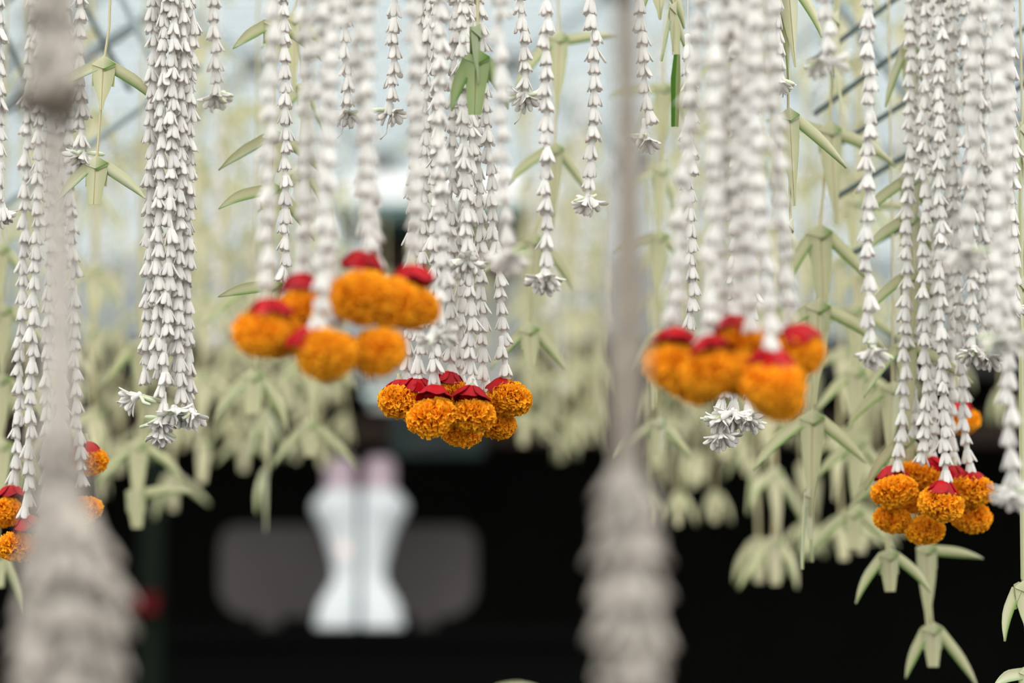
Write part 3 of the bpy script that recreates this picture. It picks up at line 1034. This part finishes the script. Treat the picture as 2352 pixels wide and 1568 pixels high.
def fish(parent, root, pos, yaw, s=1.0, last=False, wl=35, wr=35, kw=1.0, kind='plain'):
    body, end, wg = KIT[kind]
    bd = obj('folded_leaf', end if last else body, parent, pos - root.location, (R.uniform(-.08, .08), R.uniform(-.06, .06), yaw), s)
    if wr is not None:
        obj('wing', wg[R.randrange(4)], bd, (.010, .004, -.010), (0, math.radians(wr), R.uniform(-.35, .35)), kw)
    if wl is not None:
        obj('wing', wg[R.randrange(4)], bd, (-.010, .004, -.010), (0, math.radians(wl), math.pi + R.uniform(-.35, .35)), kw)
    return bd


def leaf_strip(root, px, wpx, Y, colr, mat='leaf'):
    """a flat length of leaf following the traced points, wpx wide at each"""
    rows, cols = [], []
    for (x, y), w_ in zip(px, wpx):
        p_ = at(x, y, Y) - root.location
        hw = w_ / FPX * Y / 2
        rows.append([p_ + Vector((-hw, .001, 0)), p_ + Vector((-hw * .1, -.0015, 0)), p_ + Vector((hw * .1, -.0015, 0)), p_ + Vector((hw, .001, 0))])
        cols.append(colr)
    b_ = MB()
    b_.sheet(rows, cols, .0006)
    return obj('leaf_strip', b_.mesh('leaf_strip', M[mat]), root)


def palm(label, px, Y, units, group='woven palm-leaf strings', s=1.0, to_rail=True, pale=False, long=False, fresh=False, name='palm_leaf_string'):
    """units: (x, y, yaw, last, wl, wr)"""
    base = at(units[-1][0], units[-1][1], Y) - Vector((0, 0, .065 * s))
    root = thing(name, base, label, 'leaf string', group)
    pts = [at(x, y, Y) for x, y in px] + [at(u[0], u[1], Y) for u in units]
    pts.sort(key=lambda p_: -p_.z)
    mb = MB()
    if to_rail:
        ry, rz = rail_for(Y)
        if pts[0].z < rz - .02:
            pts.insert(0, Vector((pts[0].x + .002, ry, rz)))
    line = [p_ - root.location for p_ in pts]
    rows, cols = [], []
    for i, p_ in enumerate(line):
        wv = (.0030 if pale else .0017) * s
        rows.append([p_ + Vector((-wv, .003, 0)), p_ + Vector((0, .002, 0)), p_ + Vector((wv, .003, 0))])
        cols.append([RIB, PALE, RIB])
    if len(rows) > 1:
        mb.sheet(rows, cols, .0008)
        obj('midrib', mb.mesh('midrib', M['leaf'], False), root)
    for (x, y, yaw, last, wl, wr) in units:
        fish(root, root, at(x, y, Y), math.radians(yaw), s, last, wl, wr, 1.05, 'pale' if pale else 'fresh' if fresh else 'long' if (Y > 3.3 or long) else 'plain')
    return root


palm('sharp woven palm-leaf string with two folded fish shapes left of the white tassel', [(252, 0), (250, 60)], 3.1,
     [(250, -150, 10, False, 30, 30), (239, 134, 4, False, 28, 32), (222, 363, -8, True, 40, 30)])
palm('green palm-leaf string behind the narrow white strand, green blades pointing left', [(640, -40)], 3.2,
     [(632, 40, 20, False, 32, 30), (628, 300, -10, False, 22, 38), (622, 420, 15, False, 18, 50), (625, 640, 0, False, 8, 40)])
palm('pale green palm-leaf string just right of the sharp narrow strand', [(690, -20)], 3.45, [(672, 30, 40, False, 35, 33), (700, 190, 60, False, 40, 45), (688, 390, -30, True, 30, 60)])
palm('small green palm leaf knot in front of the sharp centre garland', [(1097, 0)], 2.92, [(1097, 60, 70, False, None, 40), (1096, 118, -8, True, 66, 56)], s=1.05, fresh=True)
palm('palm-leaf string with one upturned blade left of the grey rope', [(1280, -40)], 3.6,
     [(1285, 75, 10, False, 50, -18), (1275, 330, 20, False, 40, 45), (1228, 540, 10, False, 33, 50), (1215, 745, 0, True, 40, 50)])
rt = palm('palm-leaf string with a hanging dark green cut end right of the grey rope', [(1530, -60)], 3.2,
     [(1512, -70, 30, False, 60, 60), (1548, 8, 75, False, 60, 40)])
leaf_strip(rt, [(1545, 15), (1551, 70), (1556, 135)], [16, 24, 12], 3.2, [PALE, PALE, PALE, MIDG])
leaf_strip(rt, [(1555, 125), (1552, 180), (1551, 240), (1550, 291)], [15, 23, 19, 17], 3.19, [GREEN, GREEN, MIDG, RIB], 'leaf_fresh')
palm('pale palm-leaf string passing upright beside the right of the grey rope', [(1530, 0)], 3.9,
     [(1525, 190, 0, False, 10, 60), (1520, 380, 25, False, 30, 60), (1516, 530, 10, False, 20, 40), (1510, 760, -15, False, 50, 40), (1512, 960, 20, True, 40, 40)])
rt = palm('sharp palm-leaf string with a blade pointing right, beside the right blurred column', [(1808, -30)], 3.12,
     [(1806, -60, 15, False, 60, 60), (1811, 252, 12, False, None, 36), (1816, 505, 80, True, 60, 60)], long=True)
leaf_strip(rt, [(1800, -160), (1802, 0), (1804, 70), (1809, 130), (1813, 190)], [28, 27, 22, 10, 4], 3.12, [GREEN, MIDG, PALE, PALE])
rt = palm('long palm-leaf string running down to the big fish shape below the right blurred cluster', [(1924, -20)], 3.5,
     [(1920, 30, 60, False, None, None), (1906, 284, 10, False, -15, 24), (1884, 520, 5, False, 60, 42), (1880, 690, -5, False, 35, 28), (1866, 945, -4, False, 44, 36),
      (1862, 1120, 60, True, 55, 75)], s=1.2)
leaf_strip(rt, [(1926, -160), (1923, 0), (1920, 90), (1912, 150), (1907, 230)], [16, 15, 14, 8, 4], 3.5, [MIDG, MIDG, PALE, MIDG])
palm('palm-leaf string whose blades point down-left beside the right garland', [(2095, -40)], 3.4,
     [(2092, 100, 30, False, 58, 60), (2094, 400, 15, False, 42, 60), (2090, 490, 20, False, 32, 50), (2094, 620, 10, False, 42, 40), (2080, 780, -20, False, 50, 30),
      (2078, 1000, 10, True, 50, 50)])
palm('soft palm-leaf string behind the lone right strand, broad wings over dark', [(1972, 380)], 4.0,
     [(1965, 450, 30, False, None, -5), (1962, 700, 10, False, 20, 30), (1966, 842, -5, False, 44, 38), (1970, 1005, 12, False, 40, 45), (1960, 1165, 0, True, 40, 40)], s=1.1)
palm('palm-leaf string with spread wings ending below left of the orange ring', [(2052, 700)], 3.6,
     [(2050, 880, 15, False, 45, 40), (2046, 1080, 10, False, 40, 40), (2042, 1262, 3, True, 52, 42)])
palm('palm-leaf string hanging lowest under the orange ring, narrow waist', [(2140, 900)], 3.7,
     [(2138, 1060, 15, False, 45, 40), (2128, 1248, -10, False, None, 3), (2142, 1432, 5, True, 60, 50)], s=1.05)
rt = palm('long green palm strip at the right picture edge with one drooping blade', [(2346, 100), (2346, 700), (2348, 1200)], 3.25,
     [(2349, 288, 70, False, 60, 60), (2346, 640, 70, False, None, 30), (2350, 1335, 40, False, 66, 40), (2362, 1530, 30, True, 12, 40)])
leaf_strip(rt, [(2344, 280), (2345, 600), (2347, 1000), (2350, 1330)], [8, 12, 13, 10], 3.25, [MIDG, MIDG, PALE, MIDG])
palm('pale palm-leaf string at the left edge behind the foreground tassel', [(10, 300)], 3.9,
     [(2, 560, 20, False, 40, 45), (8, 700, 10, False, 40, 40), (4, 860, -10, False, 50, 45), (6, 1010, 10, False, 40, 40), (-6, 1260, 20, True, 50, 65)])
pf = at(1186, 1560, 4.3)
plant = thing('tall_plant', (pf.x, 4.3, 0), 'green plant tip just showing at the bottom edge of the picture', 'plant')
b = MB(); b.tube([(0, 0, 0), (.01, 0, pf.z * .5), (0, 0, pf.z - .01)], [.012, .009, .004], 7, col=MIDG)
obj('stem', b.mesh('stem', M['leaf']), plant)
for k in range(5):
    obj('leaf', WING[k % 4], plant, (0, 0, pf.z - .012 - .02 * (k // 2)), (0, math.radians(8 + 7 * k), k * 2.6), 1.1)
palm('pale palm-leaf string hanging below the left tassel over the dark', [(318, 700)], 4.3,
     [(322, 780, 15, False, 45, 40), (318, 1010, 5, False, 48, 36), (312, 1120, 15, True, None, -4)], s=1.15)
palm('broad palm-leaf fish under the left blurred orange cluster', [(585, 600)], 4.1, [(585, 640, 10, False, 40, 40), (582, 850, 0, True, 48, 62)], s=1.2)
palm('palm-leaf fish with drooping wings lower left of the sharp orange cluster', [(712, 800)], 4.5, [(716, 800, 10, False, 40, 40), (712, 965, -4, True, 50, 40)], s=1.1)
palm('loose twisted palm strip hanging alone over the dark left of the urns', [(612, 900)], 4.8, [(610, 940, 40, False, 60, 50), (612, 1075, 75, False, 70, 70)])

# background strings: many alike, out of focus
ORD = ['first', 'second', 'third', 'fourth', 'fifth', 'sixth', 'seventh', 'eighth', 'ninth', 'tenth', 'eleventh', 'twelfth', 'thirteenth', 'fourteenth',
       'fifteenth', 'sixteenth', 'seventeenth', 'eighteenth', 'nineteenth', 'twentieth', 'twenty-first', 'twenty-second', 'twenty-third', 'twenty-fourth']
BG = [('in the blurred left background', 8, (190, 480), (5.0, 8.5), (900, 1090), 'background strings at left'),
      ('of those blurred behind the left orange cluster', 13, (440, 800), (5.6, 9.3), (830, 1010), 'background strings left of centre'),
      ('of those blurred behind the sharp garland', 6, (800, 1200), (7.0, 9.4), (560, 780), 'background strings at centre'),
      ('of those blurred left of the grey rope', 12, (1190, 1400), (5.6, 9.2), (840, 1010), 'background strings left of the grey rope'),
      ('of those blurred right of the grey rope', 10, (1470, 1720), (5.0, 8.5), (930, 1200), 'background strings right of the grey rope'),
      ('of those blurred over the dark at right', 8, (1720, 2080), (4.6, 7.0), (1060, 1270), 'background strings at right'),
      ('of those blurred near the left edge', 6, (-60, 190), (4.7, 7.0), (800, 1050), 'background strings at the left edge'),
      ('of those blurred near the right edge', 3, (2180, 2400), (5.5, 7.0), (700, 900), 'background strings at the right edge')]
for lab, n_, xr, yr, er, grp in BG:
    for k in range(n_):
        x = xr[0] + (xr[1] - xr[0]) * (k + R.uniform(.15, .85)) / n_
        Y = R.uniform(*yr)
        ry, rz = rail_for(Y)
        Y = ry
        y = R.uniform(*er)
        units, first = [], True
        while True:
            pz = at(x, y, Y).z
            if pz > (2.93 if rz < 3.1 else 3.1):
                break
            units.append((x + R.uniform(-4, 4), y, R.uniform(-60, 60), first, R.choice((None, 40, 50, 60, 66, 30)), R.choice((None, 36, 45, 55, 62, 70))))
            first = False
            y -= R.uniform(.13, .19) * FPX / Y
        if units:
            units.reverse()
            palm('pale palm-leaf string, %s from the left %s' % (ORD[k], lab), [], Y, units, grp, s=R.uniform(1.0, 1.25), pale=True)

# white strands far back
BX = (60, 120, 215, 250, 290, 470, 500, 530, 560, 580, 610, 690, 760, 860, 1010, 1140, 1230, 1270, 1300, 1330, 1370, 1400, 1530, 1560, 1610, 1640, 1830, 1880, 2060)
for k in range(len(BX)):
    x = BX[k] + R.uniform(-9, 9)
    Y = R.uniform(5.6, 8.6)
    Y, rz = rail_for(Y)
    yb = R.uniform(560, 900) if x < 1500 else R.uniform(480, 820)
    ytop = 784 - math.tan(math.atan2(2.95 - CAMZ, Y) - PITCH) * FPX
    if yb - ytop < 120:
        yb = ytop + 160
    side = 'left of the grey rope' if x < 1430 else 'right of the grey rope'
    kk = k if x < 1430 else k - 22
    single('white strand, %s from left of the blurred far ones %s' % (ORD[kk], side), [(x, ytop), (x + R.uniform(-3, 3), (ytop + yb) / 2), (x, yb)], Y, 4,
           'white strands in the background', ext=False, space=.024, s=1.15)

# ------------------------------------------------------------------ the frame that carries everything
fr = thing('pergola', (0, 0, 0), 'steel pergola with thin overhead wires carrying all the flower strands', 'pergola')
rail_me = {}
for (Y, z) in RAILS:
    b = MB()
    b.tube([(-2.9, 0, 0), (2.9, 0, 0)], .0018, 5)
    if 0 not in rail_me:
        rail_me[0] = b.mesh('rail', M['rail'])
    obj('rail', rail_me[0], fr, (0, Y, z))
for sx_ in (-2.9, 2.9):
    for (y0, y1, z) in ((1.3, 5.4, 3.2), (5.4, 9.6, 3.0)):
        b = MB(); b.box((sx_ - .03, y0, z - .03), (sx_ + .03, y1, z + .03))
        obj('beam', b.mesh('beam', M['frame'], False), fr)
    for (y, z) in ((1.33, 3.17), (5.37, 3.17), (9.57, 2.97)):
        b = MB(); b.box((sx_ - .03, y - .03, 0), (sx_ + .03, y + .03, z))
        obj('upright', b.mesh('upright', M['frame'], False), fr)
